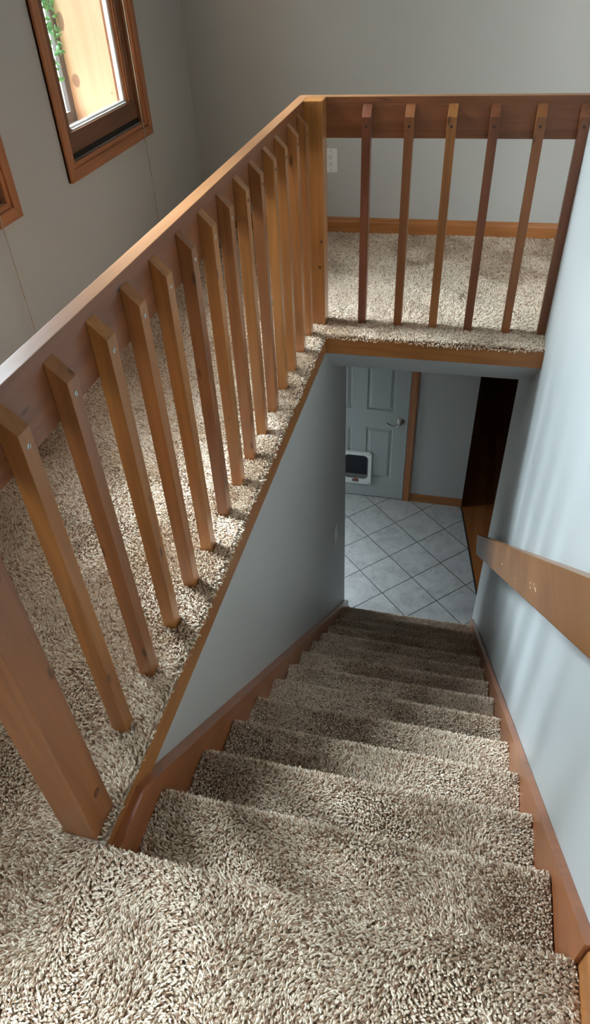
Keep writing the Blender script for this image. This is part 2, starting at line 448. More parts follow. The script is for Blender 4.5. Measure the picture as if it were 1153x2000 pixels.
# --- baseboards
def base_profile(h, t):
    return [(0, 0), (-t, 0), (-t, h * 0.72), (-t * 0.75, h * 0.80), (-t * 0.62, h * 0.92), (-t * 0.3, h), (0, h)]
bm = bmesh.new()
prism(bm, [(YF + p[0], Z0 + p[1]) for p in base_profile(0.092, 0.014)], 'x', XL, 3.0)
tag(link('baseboard_far', bm, BASEB), kind='structure')
bm = bmesh.new()
prism(bm, [(YD + p[0], ZF + p[1]) for p in base_profile(0.083, 0.014)], 'x', 0.331, 0.800)
tag(link('baseboard_hall', bm, BASEB), kind='structure')
bm = bmesh.new()
prism(bm, [(XL - p[0], Z0 + p[1]) for p in base_profile(0.092, 0.014)], 'y', -2.6, YF - 0.014)
tag(link('baseboard_left', bm, BASEBY), kind='structure')
bm = bmesh.new()
prism(bm, [(0.950, Z0), (0.936, Z0), (0.936, Z0 + 0.078), (0.940, Z0 + 0.090), (0.950, Z0 + 0.098)], 'y', -2.6, -0.004)
tag(link('baseboard_right', bm, BASEBY), kind='structure')

# --- wooden trims round the stair opening (under the carpet lip)
bm = bmesh.new(); box(bm, -0.012, 0.0, 0.008, L, -0.1485, Z0 - 0.006)
tag(link('trim_2', bm, FIRY, bevel=0.001), kind='structure').color = (0.9, 1, 1, 1)
bm = bmesh.new(); box(bm, -0.002, 0.9565, L, L + 0.019, -0.149, Z0 - 0.006)
tag(link('trim_3', bm, FIRX, bevel=0.001), kind='structure').color = (1.0, 1, 1, 1)

# ================================================================== carpet pile
waves = [(rng.normal(0, 1, 2) * s, rng.uniform(0, 6.28), a) for s, a in [(2.2, 1.5)] * 3 + [(5.0, 0.9)] * 4 + [(11.0, 0.45)] * 5]
def field(u, v):
    a = np.zeros_like(u)
    for k, ph, amp in waves: a += amp * np.sin(k[0] * u + k[1] * v + ph)
    return a
def field2(u, v):
    a = np.zeros_like(u)
    for k, ph, amp in waves[3:]: a += amp * np.sin(k[1] * u * 1.3 - k[0] * v * 1.1 + ph * 2.1)
    return a

def pile(name, P, Nn, U, V, parent, length=0.0142, rad=0.00195, lean0=0.75, label=None, comb=None):
    """one hair-curves object: P points, Nn normals, U/V unit tangents"""
    n = len(P)
    g1, g2 = P @ np.array([1, 0.21, 0.37]), P @ np.array([-0.13, 1, -0.81])
    ang = field(g1, g2) + rng.normal(0, 0.42, n)
    mag = lean0 * (0.75 + 0.35 * np.tanh(field2(g1, g2))) + rng.normal(0, 0.18, n)
    mag = np.clip(mag, 0.05, 1.5)
    D = U * np.cos(ang)[:, None] + V * np.sin(ang)[:, None]
    if comb is not None: 
        D = D * (1 - comb[1])[:, None] + comb[0] * comb[1][:, None]
    D += rng.normal(0, 0.16, (n, 3))
    Ls = length * rng.uniform(0.72, 1.22, n)
    ts = np.array([0.0, 0.3, 0.58, 0.82, 1.0])
    pts = np.zeros((n, 5, 3))
    th = np.arctan(mag)
    up = np.cos(th * 0.9); sd = np.sin(th * 1.05)
    for i, t in enumerate(ts):
        pts[:, i] = P + Nn * (Ls * t * (1 - 0.22 * t * mag) * up)[:, None] + D * (Ls * (0.35 * t + 0.75 * t * t) * sd)[:, None]
    curl = rng.normal(0, 0.0008, (n, 2, 3)); pts[:, 2] += curl[:, 0]; pts[:, 4] += curl[:, 1]
    prof = np.array([0.75, 1.0, 1.06, 0.98, 0.55])
    rr = (rad * rng.uniform(0.8, 1.15, n))[:, None] * prof[None, :]
    hc = bpy.data.hair_curves.new(name); hc.add_curves([5] * n)
    hc.attributes['position'].data.foreach_set('vector', pts.astype(np.float32).ravel())
    ra = hc.attributes.get('radius') or hc.attributes.new('radius', 'FLOAT', 'POINT')
    ra.data.foreach_set('value', rr.astype(np.float32).ravel())
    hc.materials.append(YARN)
    o = bpy.data.objects.new(name, hc); COL.objects.link(o)
    if parent is not None: o.parent = parent
    o['kind'] = 'stuff'
    return o

DENS = 58000
def jgrid(x0, x1, y0, y1, dens=DENS):
    s = 1.0 / math.sqrt(dens)
    nx, ny = max(1, int((x1 - x0) / s)), max(1, int((y1 - y0) / s))
    gx, gy = np.meshgrid((np.arange(nx) + 0.5) / nx, (np.arange(ny) + 0.5) / ny)
    gx = gx.ravel() + rng.uniform(-0.5, 0.5, nx * ny) / nx; gy = gy.ravel() + rng.uniform(-0.5, 0.5, nx * ny) / ny
    return x0 + gx * (x1 - x0), y0 + gy * (y1 - y0)

def const(n, v): return np.tile(np.array(v, float), (n, 1))

# holes for posts and balusters are carved from the pile so that no tuft grows through the wood
YB = [0.258, 0.422, 0.584, 0.739, 0.892, 1.058, 1.215, 1.365, 1.521, 1.682, 1.843, 1.994, 2.168, 2.320]
XF = [0.162, 0.327, 0.486, 0.642, 0.807, 0.9595]
BWX, BWY = 0.0373, 0.0354
XB, XI = -0.0596, -0.0959
YBF, YI = 2.477, 2.5177
ZTOP = 0.8538; ZBOT = 0.710; ZSL, ZSH = 0.7916, 0.8298
blocks = [(XI, XB, y, y + BWY) for y in YB] + [(x - BWY, x, YBF, YI) for x in XF]
blocks += [(-0.0985, -0.0187, 0.011, 0.0905), (XI, -0.020, 2.440, YI)]
def keep(x, y, m=0.002):
    k = np.ones(len(x), bool)
    for a, b, c, d in blocks: k &= ~((x > a - m) & (x < b + m) & (y > c - m) & (y < d + m))
    return k

LIP = 0.022     # how far the carpet folds over the edge
def flat_patch(x0, x1, y0, y1):
    x, y = jgrid(x0, x1, y0, y1); k = keep(x, y); x, y = x[k], y[k]; n = len(x)
    return np.stack([x, y, np.full(n, Z0)], 1), const(n, (0, 0, 1)), const(n, (1, 0, 0)), const(n, (0, 1, 0))

def fold(along0, along1, r, kind, drop=0.0):
    """rounded lip. kind 'x': edge runs along y at x=0, folding to +x; kind 'y': edge runs along x at y=L folding to -y"""
    arc = r * math.pi / 2 + drop
    a, s = jgrid(along0, along1, 0, arc); n = len(a)
    th = np.clip(s / r, 0, math.pi / 2); extra = np.clip(s - r * math.pi / 2, 0, None)
    out = r * np.sin(th); z = Z0 - r + r * np.cos(th) - extra
    zero = np.zeros(n); one = np.ones(n)
    if kind == 'x':
        P = np.stack([-r + out - 0.007, a, z], 1); Nn = np.stack([np.sin(th), zero, np.cos(th)], 1)
        U = np.stack([np.cos(th), zero, -np.sin(th)], 1); V = const(n, (0, 1, 0))
    elif kind == 'y':
        P = np.stack([a, L + r - out - 0.001, z], 1); Nn = np.stack([zero, -np.sin(th), np.cos(th)], 1)
        U = np.stack([zero, -np.cos(th), -np.sin(th)], 1); V = const(n, (1, 0, 0))
    else:
        P = np.stack([a, 0.0 - r + out, z], 1); Nn = np.stack([zero, np.sin(th), np.cos(th)], 1)
        U = np.stack([zero, np.cos(th), -np.sin(th)], 1); V = const(n, (1, 0, 0))
    return P, Nn, U, V

def cat(*a): return [np.concatenate([q[i] for q in a]) for i in range(4)]
r_ = 0.007
P1 = cat(flat_patch(XL + 0.016, -r_ - 0.007, 0.0, YF - 0.016), flat_patch(-r_ - 0.007, 1.9, L + r_, YF - 0.016),
         fold(0.02, L + 0.004, r_, 'x'), fold(-0.004, 0.955, r_, 'y'))
pl = pile('carpet_pile', *P1, floor, lean0=0.95)
P2 = cat(flat_patch(XL + 0.016, 0.936, -0.75, -0.012), flat_patch(XL + 0.016, 0.936, -0.012, 0.0), fold(0.0, 0.936, 0.014, 'n', drop=0.10))
pile('carpet_pile', *P2, floor, lean0=0.95)

# ================================================================== staircase
stairs = empty('staircase', (W / 2, 0, ZF), label='carpeted staircase going down between grey walls to the tiled floor', cat='stairs')
sw = Vector(stairs.location)
X0S, X1S = 0.0245, 0.9255
def step_profile():
    """y,z outline of one carpeted step relative to its nosing (0,0); pile base lies 13 mm inside"""
    g = 0.013; pts = []
    r = 0.016
    cy, cz = -g - r, -g - r
    for k in range(7):
        a = math.pi / 2 - math.pi * 0.62 * k / 6
        pts.append((cy + r * math.cos(a), cz + r * math.sin(a)))
    pts.append((-0.054, -0.072)); pts.append((-0.060, -H - g))
    return pts
prof = step_profile()
for k in range(1, NSTEP + 1):
    ny, nz = k * R, -k * H
    bm = bmesh.new()
    top_back = (-R - 0.07, -0.013)
    bottom = -H - 0.013 if k < NSTEP else (ZF - nz)
    outl = [top_back] + prof[:-1] + [(-0.060, bottom + (0.0 if k == NSTEP else 0.002))] + [(-R - 0.07, bottom + (0.0 if k == NSTEP else 0.002))]
    prism(bm, outl, 'x', X0S - W / 2, X1S - W / 2)
    st = link('step', bm, BACKING, stairs); st.location = Vector((W / 2, ny, nz)) - sw
    # pile of this step
    path = [(-R - 0.056, -0.013)] + prof[:-1] + [(-0.060, max(bottom, -H - 0.006) + 0.006)]
    path = np.array(path); seg = np.diff(path, axis=0); ln = np.hypot(seg[:, 0], seg[:, 1]); cum = np.concatenate([[0], np.cumsum(ln)])
    x, s = jgrid(X0S + 0.002, X1S - 0.002, 0, cum[-1])
    i = np.clip(np.searchsorted(cum, s) - 1, 0, len(seg) - 1); f = ((s - cum[i]) / ln[i])[:, None]
    yz = path[i] + seg[i] * f; t = seg[i] / ln[i][:, None]
    vn = np.stack([-t[:, 1], t[:, 0]], 1)
    n = len(x); zero = np.zeros(n)
    # sag and wear of the nosing: slightly lower in the middle
    P = np.stack([x - W / 2, yz[:, 0], yz[:, 1]], 1)
    Nn = np.stack([zero, vn[:, 0], vn[:, 1]], 1); V = np.stack([zero, t[:, 0], t[:, 1]], 1); U = const(n, (1, 0, 0))
    # pile is seeded with the world position so that the lean differs from step to step
    Pw = P + np.array([W / 2, ny, nz]); rr = s / cum[-1]
    w = np.clip((s - (R - 0.0)) / 0.03, 0, 1) * 0.55
    o = pile('carpet_pile', Pw, Nn, U, V, st, length=0.0122, lean0=0.85, comb=(V, w))
    o.location = -Vector((W / 2, ny, nz))
# skirt boards
def skirt(x0, x1, off, yend, extra_top):
    bm = bmesh.new(); sl = 0.869
    ytop = (off - extra_top) / sl
    pts = [(0.0, extra_top), (ytop, extra_top), (yend, off - sl * yend), (yend, ZF), (yend - 0.30, ZF), (0.0, -0.45)]
    prism(bm, [(p[0], p[1] - ZF) for p in pts], 'x', x0 - W / 2, x1 - W / 2)
    return bm
o = link('skirt_board', skirt(-0.0118, 0.0235, 0.043, 2.950, -0.094), SKIRT, stairs, (0, 0, 0), bevel=0.0015)
o = link('skirt_board', skirt(0.927, 0.9495, 0.032, 2.985, 0.031), SKIRT, stairs, (0, 0, 0), bevel=0.0015)

# ================================================================== guard railing
rail = empty('guard_railing', (0, 1.2, Z0), label='reddish brown wooden guard railing round the stair opening', cat='railing')
def rel(parent, p): return Vector(p) - parent_world(parent)
def prismobj(name, pts, axis, a, b, org, mat, parent, bevel=0.0012, color=None):
    bm = bmesh.new(); o3 = org
    if axis == 'x': q = [(p[0] - o3[1], p[1] - o3[2]) for p in pts]; aa, bb = a - o3[0], b - o3[0]
    elif axis == 'y': q = [(p[0] - o3[0], p[1] - o3[2]) for p in pts]; aa, bb = a - o3[1], b - o3[1]
    else: q = [(p[0] - o3[0], p[1] - o3[1]) for p in pts]; aa, bb = a - o3[2], b - o3[2]
    prism(bm, q, axis, aa, bb)
    o = link(name, bm, mat, parent, bevel=bevel); o.location = rel(parent, org)
    if color: o.color = color
    return o
# top rails: two boards on edge, mitred at the corner
TH = 0.038
bm = bmesh.new()
prism(bm, [(XI, -0.03), (XI, YI), (XI - TH, YI + TH), (XI - TH, -0.03)], 'z', ZBOT, ZTOP)
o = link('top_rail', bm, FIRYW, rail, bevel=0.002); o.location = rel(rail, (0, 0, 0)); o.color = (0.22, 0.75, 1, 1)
bm = bmesh.new()
prism(bm, [(XI, YI), (1.30, YI), (1.30, YI + TH), (XI - TH, YI + TH)], 'z', ZBOT, ZTOP)
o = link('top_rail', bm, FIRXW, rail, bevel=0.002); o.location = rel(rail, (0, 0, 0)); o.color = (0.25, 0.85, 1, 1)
# short drying crack in the far board
bm = bmesh.new()
prism(bm, [(0.168, 0.8500), (0.200, 0.8478), (0.222, 0.8430), (0.235, 0.8405), (0.232, 0.8400), (0.205, 0.8440), (0.190, 0.8470)], 'y', YI - 0.0006, YI + 0.001)
o = link('crack', bm, BLACK, rail); o.location = rel(rail, (0, 0, 0)); o['label'] = 'dark drying crack'
# newel posts
def newel(x0, x1, y0, y1, z1, col, plugs, mat=None):
    bm = bmesh.new(); org = ((x0 + x1) / 2, (y0 + y1) / 2, Z0)
    box(bm, x0 - org[0], x1 - org[0], y0 - org[1], y1 - org[1], 0, z1 - org[2])
    o = link('newel_post', bm, mat or FIRZ, rail, bevel=0.003); o.location = rel(rail, org); o.color = col
    for (py, pz) in plugs:
        bm = bmesh.new(); lathe(bm, [(0, 0.0085), (0.0008, 0.0085), (0.0012, 0.0075)], (0, 0, 0), 'x')
        p = link('wood_plug', bm, FIRY, o); p.location = rel(o, (x1 - 0.0002, py, pz)); p.color = (0.2, 0.4, 1, 1)
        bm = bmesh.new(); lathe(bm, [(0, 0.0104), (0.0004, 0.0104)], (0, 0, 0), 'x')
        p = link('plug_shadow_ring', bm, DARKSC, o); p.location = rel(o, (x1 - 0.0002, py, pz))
    return o
newel(-0.0959, -0.0187, 0.011, 0.0905, 0.8538, (0.45, 0.75, 1, 1), [(0.062, 0.048), (0.062, 0.679)])
newel(XI, -0.0205, 2.440, YI, ZTOP, (1.0, 1, 1, 1), [], FIRPOST)
# balusters
TL = [0.95, 0.55, 1.0, 0.7, 1.0, 0.45, 0.9, 0.55, 0.85, 0.5, 1.0, 0.9, 0.85, 0.8]
TF = [0.0, 0.35, 0.75, 0.1, 0.45, 0.15]
ZFOOT = Z0 + 0.0
def screw(parent, at, axis, steel):
    bm = bmesh.new(); d = 1 if axis == 'x' else -1
    lathe(bm, [(0, 0.0052), (d * 0.0008, 0.0052), (d * 0.0013, 0.004)], (0, 0, 0), axis, 16)
    s = link('screw', bm, SCREWM if steel else DARKSC, parent); s.location = rel(parent, at)
    if steel:
        bm = bmesh.new(); a = random.uniform(0, 3.1); ca, sa = math.cos(a), math.sin(a)
        pts = [(ca * 0.0050 - sa * 0.0007, sa * 0.0050 + ca * 0.0007), (-ca * 0.0050 - sa * 0.0007, -sa * 0.0050 + ca * 0.0007),
               (-ca * 0.0050 + sa * 0.0007, -sa * 0.0050 - ca * 0.0007), (ca * 0.0050 + sa * 0.0007, sa * 0.0050 - ca * 0.0007)]
        prism(bm, pts, 'x', 0.0006, 0.0015)
        q = link('screw_slot', bm, BLACK, parent); q.location = s.location.copy()
for i, y in enumerate(YB):
    pts = [(XI, ZFOOT), (XB, ZFOOT), (XB, ZSL), (XI, ZSH)]
    o = prismobj('baluster', pts, 'y', y, y + BWY, ((XI + XB) / 2, y + BWY / 2, ZFOOT), FIRZ, rail, 0.0015, (TL[i], 1, 1, 1))
    screw(o, (XB, y + 0.017, 0.763), 'x', i < 8)
for i, x in enumerate(XF):
    pts = [(YI, ZFOOT), (YBF, ZFOOT), (YBF, ZSL), (YI, ZSH)]
    o = prismobj('baluster', pts, 'x', x - BWY, x, (x - BWY / 2, (YBF + YI) / 2, ZFOOT), FIRZ, rail, 0.0015, (TF[i], 0.85, 1, 1))
    screw(o, (x - 0.0177, YBF, 0.760), 'y', False)

# ================================================================== handrail on the right wall
hr = empty('handrail', (0.88, 1.6, -0.53), label='honey coloured wooden handrail board fixed to the right stair wall', cat='handrail')
def ztop(y): return -1.669 - 0.867 * (y - 2.916)
def zbot(y): return -1.664 - 0.863 * (y - 2.728)
pts = [(-0.15, zbot(-0.15)), (2.728, -1.666), (2.913, -1.666), (-0.15, ztop(-0.15))]
o = prismobj('rail_board', pts, 'x', 0.860, 0.898, (0.88, 1.6, -0.53), HAND, hr, 0.003)
for y in (0.55, 1.5, 2.35):
    z = (ztop(y) + zbot(y)) / 2
    bm = bmesh.new()
    box(bm, 0.0, 0.070, -0.02, 0.02, -0.02, 0.02)
    q = link('wall_bracket', bm, HAND, hr, bevel=0.003); q.location = rel(hr, (0.884, y, z))
# bare wood showing through the varnish: start and end of each chip on the face (y, z)
for i, (ya, za, yb, zb) in enumerate([(0.8370, 0.0460, 0.8310, 0.0400),(0.8180, 0.0510, 0.7890, 0.0620),(0.8890, -0.0040, 0.8810, -0.0030),(0.8720, -0.0060, 0.8670, -0.0070),(1.5080, -0.5400, 1.4950, -0.5390),(1.2910, -0.3750, 1.2850, -0.3770),(1.1380, -0.2450, 1.1340, -0.2450),(1.0540, -0.1390, 1.0480, -0.1390),(1.2210, -0.3650, 1.2130, -0.3620),]):
    bm = bmesh.new()
    c = Vector(((ya + yb) / 2, (za + zb) / 2)); d = Vector((yb - ya, zb - za)); l = max(d.length / 2, 0.003); d.normalize(); nn = Vector((-d.y, d.x))
    w_ = 0.0016 if i < 4 else 0.0011
    pp = [c + d * (l * math.cos(t)) + nn * (w_ * math.sin(t) * (1 + 0.25 * math.cos(3 * t))) for t in np.linspace(0, 2 * math.pi, 11)[:-1]]
    prism(bm, [(p.x - 1.6, p.y + 0.53) for p in pp], 'x', -0.0204, -0.0198)
    q = link('bare_wood_chip', bm, CHIP, hr); q.location = (0, 0, 0); q['label'] = 'pale chip in the varnish'

# ================================================================== windows
def window(idx, y0, y1, vine=False):
    root = empty('window_%d' % idx, (XL, (y0 + y1) / 2, ZB), kind='structure')
    T = 0.020; cw = 0.064
    def put(name, dims, mat, bevel=0.0, par=root): return boxobj(name, dims, mat, par, bevel)
    # mitred casing, moulded: a wide flat and an inner step
    def case_piece(outl, mat, x0=XL, x1=XL + T):
        bm = bmesh.new(); org = parent_world(root)
        A = [bm.verts.new(Vector((x0, p[0], p[1])) - org) for p in outl]; B = [bm.verts.new(Vector((x1, p[0], p[1])) - org) for p in outl]
        bm.faces.new(A); bm.faces.new(B[::-1])
        for i in range(4): bm.faces.new([A[i], A[(i + 1) % 4], B[(i + 1) % 4], B[i]])
        return link('casing', bm, mat, root, bevel=0.003)
    a0, a1, b0, b1 = y0 - cw, y1 + cw, ZB - cw, ZT + cw
    for T_, c in ((T * 0.62, 0.0), (T, 0.020)):
        i0, i1, j0, j1 = y0 - c, y1 + c, ZB - c, ZT + c
        case_piece([(a0, b0), (i0, j0), (i0, j1), (a0, b1)], CASEZ, XL, XL + T_)
        case_piece([(a1, b0), (i1, j0), (i1, j1), (a1, b1)], CASEZ, XL, XL + T_)
        case_piece([(a0, b0), (a1, b0), (i1, j0), (i0, j0)], CASEY, XL, XL + T_)
        case_piece([(a0, b1), (a1, b1), (i1, j1), (i0, j1)], CASEY, XL, XL + T_)
    # sash set back in the opening
    sx0, sx1 = XL - 0.055, XL - 0.012; s = 0.062
    put('stop', (XL - 0.085, XL, y1 - 0.016, y1, ZB, ZT), SASHZ); put('stop', (XL - 0.085, XL, y0, y0 + 0.016, ZB, ZT), SASHZ)
    put('track_gap', (XL - 0.085, XL - 0.014, y0 + 0.016, y1 - 0.016, ZB, ZB + 0.018), GAPM); put('stop', (XL - 0.085, XL, y0 + 0.016, y1 - 0.016, ZT - 0.016, ZT), SASHM)
    ya, yb_, za, zb_ = y0 + 0.020, y1 - 0.020, ZB + 0.0205, ZT - 0.02
    zr = 0.767 - za; st = 0.046
    put('sash_rail', (sx0, sx1, ya, yb_, za, za + zr), SASHM, 0.002)
    put('sash_rail', (sx0, sx1, ya, yb_, zb_ - s, zb_), SASHM, 0.002)
    put('sash_stile', (sx0, sx1, ya, ya + st, za + zr, zb_ - s), SASHZ, 0.002)
    put('sash_stile', (sx0, sx1, yb_ - st, yb_, za + zr, zb_ - s), SASHZ, 0.002)
    gy0, gy1, gz0, gz1 = ya + st, yb_ - st, za + zr, zb_ - s
    gx = XL - 0.043
    # stepped moulding of the sash, then the pale glazing bead
    for k, (w0, w1, xf) in enumerate(((0.0, 0.009, 0.019), (0.009, 0.018, 0.026))):
        put('moulding', (gx, XL - xf, gy1 - w1, gy1 - w0, gz0, gz1), CASEZ, 0.001); put('moulding', (gx, XL - xf, gy0 + w0, gy0 + w1, gz0, gz1), CASEZ, 0.001)
    put('glazing_bead', (gx, XL - 0.033, gy1 - 0.034, gy1 - 0.018, gz0, gz1), BEAD, 0.001); put('glazing_bead', (gx, XL - 0.033, gy0 + 0.018, gy0 + 0.034, gz0, gz1), BEAD, 0.001)
    put('glazing_bead', (gx, XL - 0.020, gy0 + 0.034, gy1 - 0.034, gz0, gz0 + 0.006), BEAD, 0.001)
    put('glazing_bead', (gx, XL - 0.031, gy0 + 0.034, gy1 - 0.034, gz0 + 0.006, gz0 + 0.014), BEAD, 0.001)
    put('pane', (gx - 0.004, gx - 0.0005, gy0 + 0.0005, gy1 - 0.0005, gz0 + 0.0005, gz1 - 0.0005), GLASS)
    # deep pine box between the inner sash and the outer window
    bx0, bx1 = -1.385, XL - 0.0905
    put('pine_side_board', (bx0, bx1, y1 - 0.045, y1 - 0.020, ZB + 0.012, ZT), PINE); put('pine_side_board', (bx0, bx1, y0 + 0.020, y0 + 0.045, ZB + 0.012, ZT), PINE)
    put('pine_sill', (bx0, bx1, y0 + 0.02, y1 - 0.02, ZB - 0.012, ZB + 0.012), PINEY)
    put('pine_head_board', (bx0, bx1, y0 + 0.02, y1 - 0.02, ZT, ZT + 0.02), PINEY)
    ox = -1.372; oy0, oy1, oz0, oz1 = y0 + 0.045, y1 - 0.045, ZB + 0.012, ZT
    fw = 0.045
    put('outer_frame', (ox, ox + 0.022, oy0, oy0 + fw, oz0, oz1), DARKFR, 0.002); put('outer_frame', (ox, ox + 0.022, oy1 - fw, oy1, oz0, oz1), DARKFR, 0.002)
    put('outer_frame', (ox, ox + 0.022, oy0 + fw, oy1 - fw, oz0, oz0 + 0.05), DARKFR, 0.002); put('outer_frame', (ox, ox + 0.022, oy0 + fw, oy1 - fw, oz1 - fw, oz1), DARKFR, 0.002)
    put('outer_pane', (ox + 0.008, ox + 0.011, oy0 + fw, oy1 - fw, oz0 + 0.05, oz1 - fw), GLASS)
    return root
for i, (a, b) in enumerate(WIN): window(i + 1, a, b)

# ivy garland hanging in the first window box
ivy = empty('ivy_garland', (-1.33, 2.80, 2.34), label='green leafy ivy garland hanging inside the upper left window', cat='garland')
def strand(seedv, y, x, zlow, zhigh, sway):
    rnd = random.Random(seedv)
    pts = []; n = 22
    for k in range(n):
        t = k / (n - 1); z = zhigh + (zlow - zhigh) * t
        pts.append((x + 0.008 * math.sin(9 * t + seedv), y + sway * math.sin(5 * t + seedv * 1.7) , z))
    return pts, rnd
stb = bmesh.new(); lfb = bmesh.new()
for sv, y, x, zl, zh in ((1, 2.845, -1.312, 0.97, 2.37), (2, 2.79, -1.325, 0.86, 2.37), (3, 2.735, -1.318, 0.80, 2.37), (4, 2.69, -1.322, 0.84, 2.37)):
    pts, rnd = strand(sv, y, x, zl, zh, 0.018)
    base = Vector((-1.33, 2.80, 2.34))
    tube(stb, [Vector(p) - base for p in pts], 0.0016, 6)
    for k in range(170):
        t = rnd.random() ** 0.9; j = min(int(t * (len(pts) - 1)), len(pts) - 2); f = t * (len(pts) - 1) - j
        p = Vector(pts[j]).lerp(Vector(pts[j + 1]), f) - base
        ln = rnd.uniform(0.026, 0.046); wd = ln * rnd.uniform(0.42, 0.55)
        d = Vector((rnd.uniform(-0.3, 0.5), rnd.choice((-1, 1)) * rnd.uniform(0.4, 1.0), rnd.uniform(-0.9, 0.35))).normalized()
        nrm = Vector((rnd.uniform(0.4, 1), rnd.uniform(-.5, .5), rnd.uniform(-.3, .6))); s = d.cross(nrm).normalized(); nn = s.cross(d).normalized()
        p = p + d * 0.004
        left = []; right = []; mid = []
        for q, w_ in ((0, 0.05), (0.2, 0.75), (0.42, 1.0), (0.68, 0.72), (0.88, 0.3), (1.0, 0.03)):
            c = p + d * (ln * q) - nn * (0.006 * q * q)
            mid.append(lfb.verts.new(c)); left.append(lfb.verts.new(c + s * (wd / 2 * w_) + nn * 0.0022 * w_)); right.append(lfb.verts.new(c - s * (wd / 2 * w_) + nn * 0.0022 * w_))
        for a in range(5):
            lfb.faces.new([mid[a], mid[a + 1], left[a + 1], left[a]]); lfb.faces.new([mid[a], right[a], right[a + 1], mid[a + 1]])
link('stem', stb, STEMM, ivy); o = link('foliage', lfb, LEAF, ivy, smooth=True); o['kind'] = 'stuff'
md = o.modifiers.new('thickness', 'SOLIDIFY'); md.thickness = 0.0006

# blind cords
def cord(y, ztop_, zknot, zend, label):
    x = XL + 0.026
    base = Vector((x, y, zend))
    root = empty('blind_cord', base, label=label, cat='cord', group='cords hanging below the windows')
    bm = bmesh.new(); tube(bm, [Vector((x, y + 0.004, ztop_)) - base, Vector((x, y, zknot)) - base], 0.0021, 6)
    link('cord', bm, CORDM, root)
    bm = bmesh.new(); lathe(bm, [(-0.005, 0.001), (-0.002, 0.0035), (0.002, 0.0035), (0.005, 0.001)], Vector((x, y, zknot)) - base, 'z', 10)
    link('knot', bm, CORDM, root)
    for s in (-1, 1):
        bm = bmesh.new(); tube(bm, [Vector((x, y, zknot)) - base, Vector((x, y + s * 0.004, zknot - 0.15)) - base, Vector((x, y + s * 0.007 , zend)) - base], 0.0012, 6)
        link('cord_tail', bm, CORDM, root)
cord(2.935, ZT, 0.445, 0.06, 'thin pull cord hanging under the far window beside the corner')
cord(1.655, ZT, 0.36, 0.05, 'thin pull cord hanging under the window at the left edge')

# windows out of view: one added to brighten the far wall, one downstairs
def simple_window(name, axis, fixed, a0, a1, z0, z1, inward):
    if axis == 'x': c = ((a0 + a1) / 2, fixed, z0)
    else: c = (fixed, (a0 + a1) / 2, z0)
    root = empty(name, c, kind='structure')
    def put(n, p0, p1, q0, q1, d0, d1, m):
        if axis == 'x': dims = (p0, p1, min(fixed + d0, fixed + d1), max(fixed + d0, fixed + d1), q0, q1)
        else: dims = (min(fixed + d0, fixed + d1), max(fixed + d0, fixed + d1), p0, p1, q0, q1)
        boxobj(n, dims, m, root, 0.001)
    f = 0.05; g = inward
    put('frame', a0, a1, z0, z0 + f, -0.06 * g, -0.02 * g, CASEY); put('frame', a0, a1, z1 - f, z1, -0.06 * g, -0.02 * g, CASEY)
    put('frame', a0, a0 + f, z0 + f, z1 - f, -0.06 * g, -0.02 * g, CASEZ); put('frame', a1 - f, a1, z0 + f, z1 - f, -0.06 * g, -0.02 * g, CASEZ)
    put('pane', a0 + f, a1 - f, z0 + f, z1 - f, -0.042 * g, -0.038 * g, GLASS)
    c_ = 0.07
    put('casing', a0 - c_, a1 + c_, z1, z1 + c_, 0, 0.018 * g, CASEY); put('casing', a0 - c_, a1 + c_, z0 - c_, z0, 0, 0.018 * g, CASEY)
    put('casing', a0 - c_, a0, z0, z1, 0, 0.018 * g, CASEZ); put('casing', a1, a1 + c_, z0, z1, 0, 0.018 * g, CASEZ)
simple_window('window_4', 'x', 1.1, 1.25, 2.9, 0.25, 2.5, 1)  # unseen window, added to brighten the far wall upstairs
simple_window('window_5', 'y', -2.3, 3.35, 4.05, -1.65, -0.95, 1)

# ================================================================== downstairs door
door = empty('door_1', (-0.12, YD, ZF), kind='structure')
dw = Vector(door.location)
DX0, DX1, DZ0, DZ1, DY = -0.497, 0.263, ZF + 0.008, ZF + 2.04, YD - 0.012
bm = bmesh.new()
cols_ = [(-0.452, -0.215), (-0.088, 0.143)]; rows = [(-2.497, -1.962), (-1.782, -1.02), (-0.92, -0.78)]
xs = sorted({DX0, DX1, *[c for p in cols_ for c in p]}); zs = sorted({DZ0, DZ1, *[c for p in rows for c in p]})
def V(x, y, z): return bm.verts.new(Vector((x, y, z)) - dw)
for i in range(len(xs) - 1):
    for j in range(len(zs) - 1):
        xa, xb, za, zb = xs[i], xs[i + 1], zs[j], zs[j + 1]
        if (xa, xb) in cols_ and (za, zb) in rows:
            rings = []
            for ins, dep in ((0, 0), (0.003, 0.002), (0.007, 0.010), (0.014, 0.0105), (0.036, 0.002), (0.040, 0.0015)):
                rings.append([V(xa + ins, DY + dep, za + ins), V(xb - ins, DY + dep, za + ins), V(xb - ins, DY + dep, zb - ins), V(xa + ins, DY + dep, zb - ins)])
            for r0, r1 in zip(rings, rings[1:]):
                for k in range(4): bm.faces.new([r0[k], r0[(k + 1) % 4], r1[(k + 1) % 4], r1[k]])
            bm.faces.new(rings[-1])
        else:
            bm.faces.new([V(xa, DY, za), V(xb, DY, za), V(xb, DY, zb), V(xa, DY, zb)])
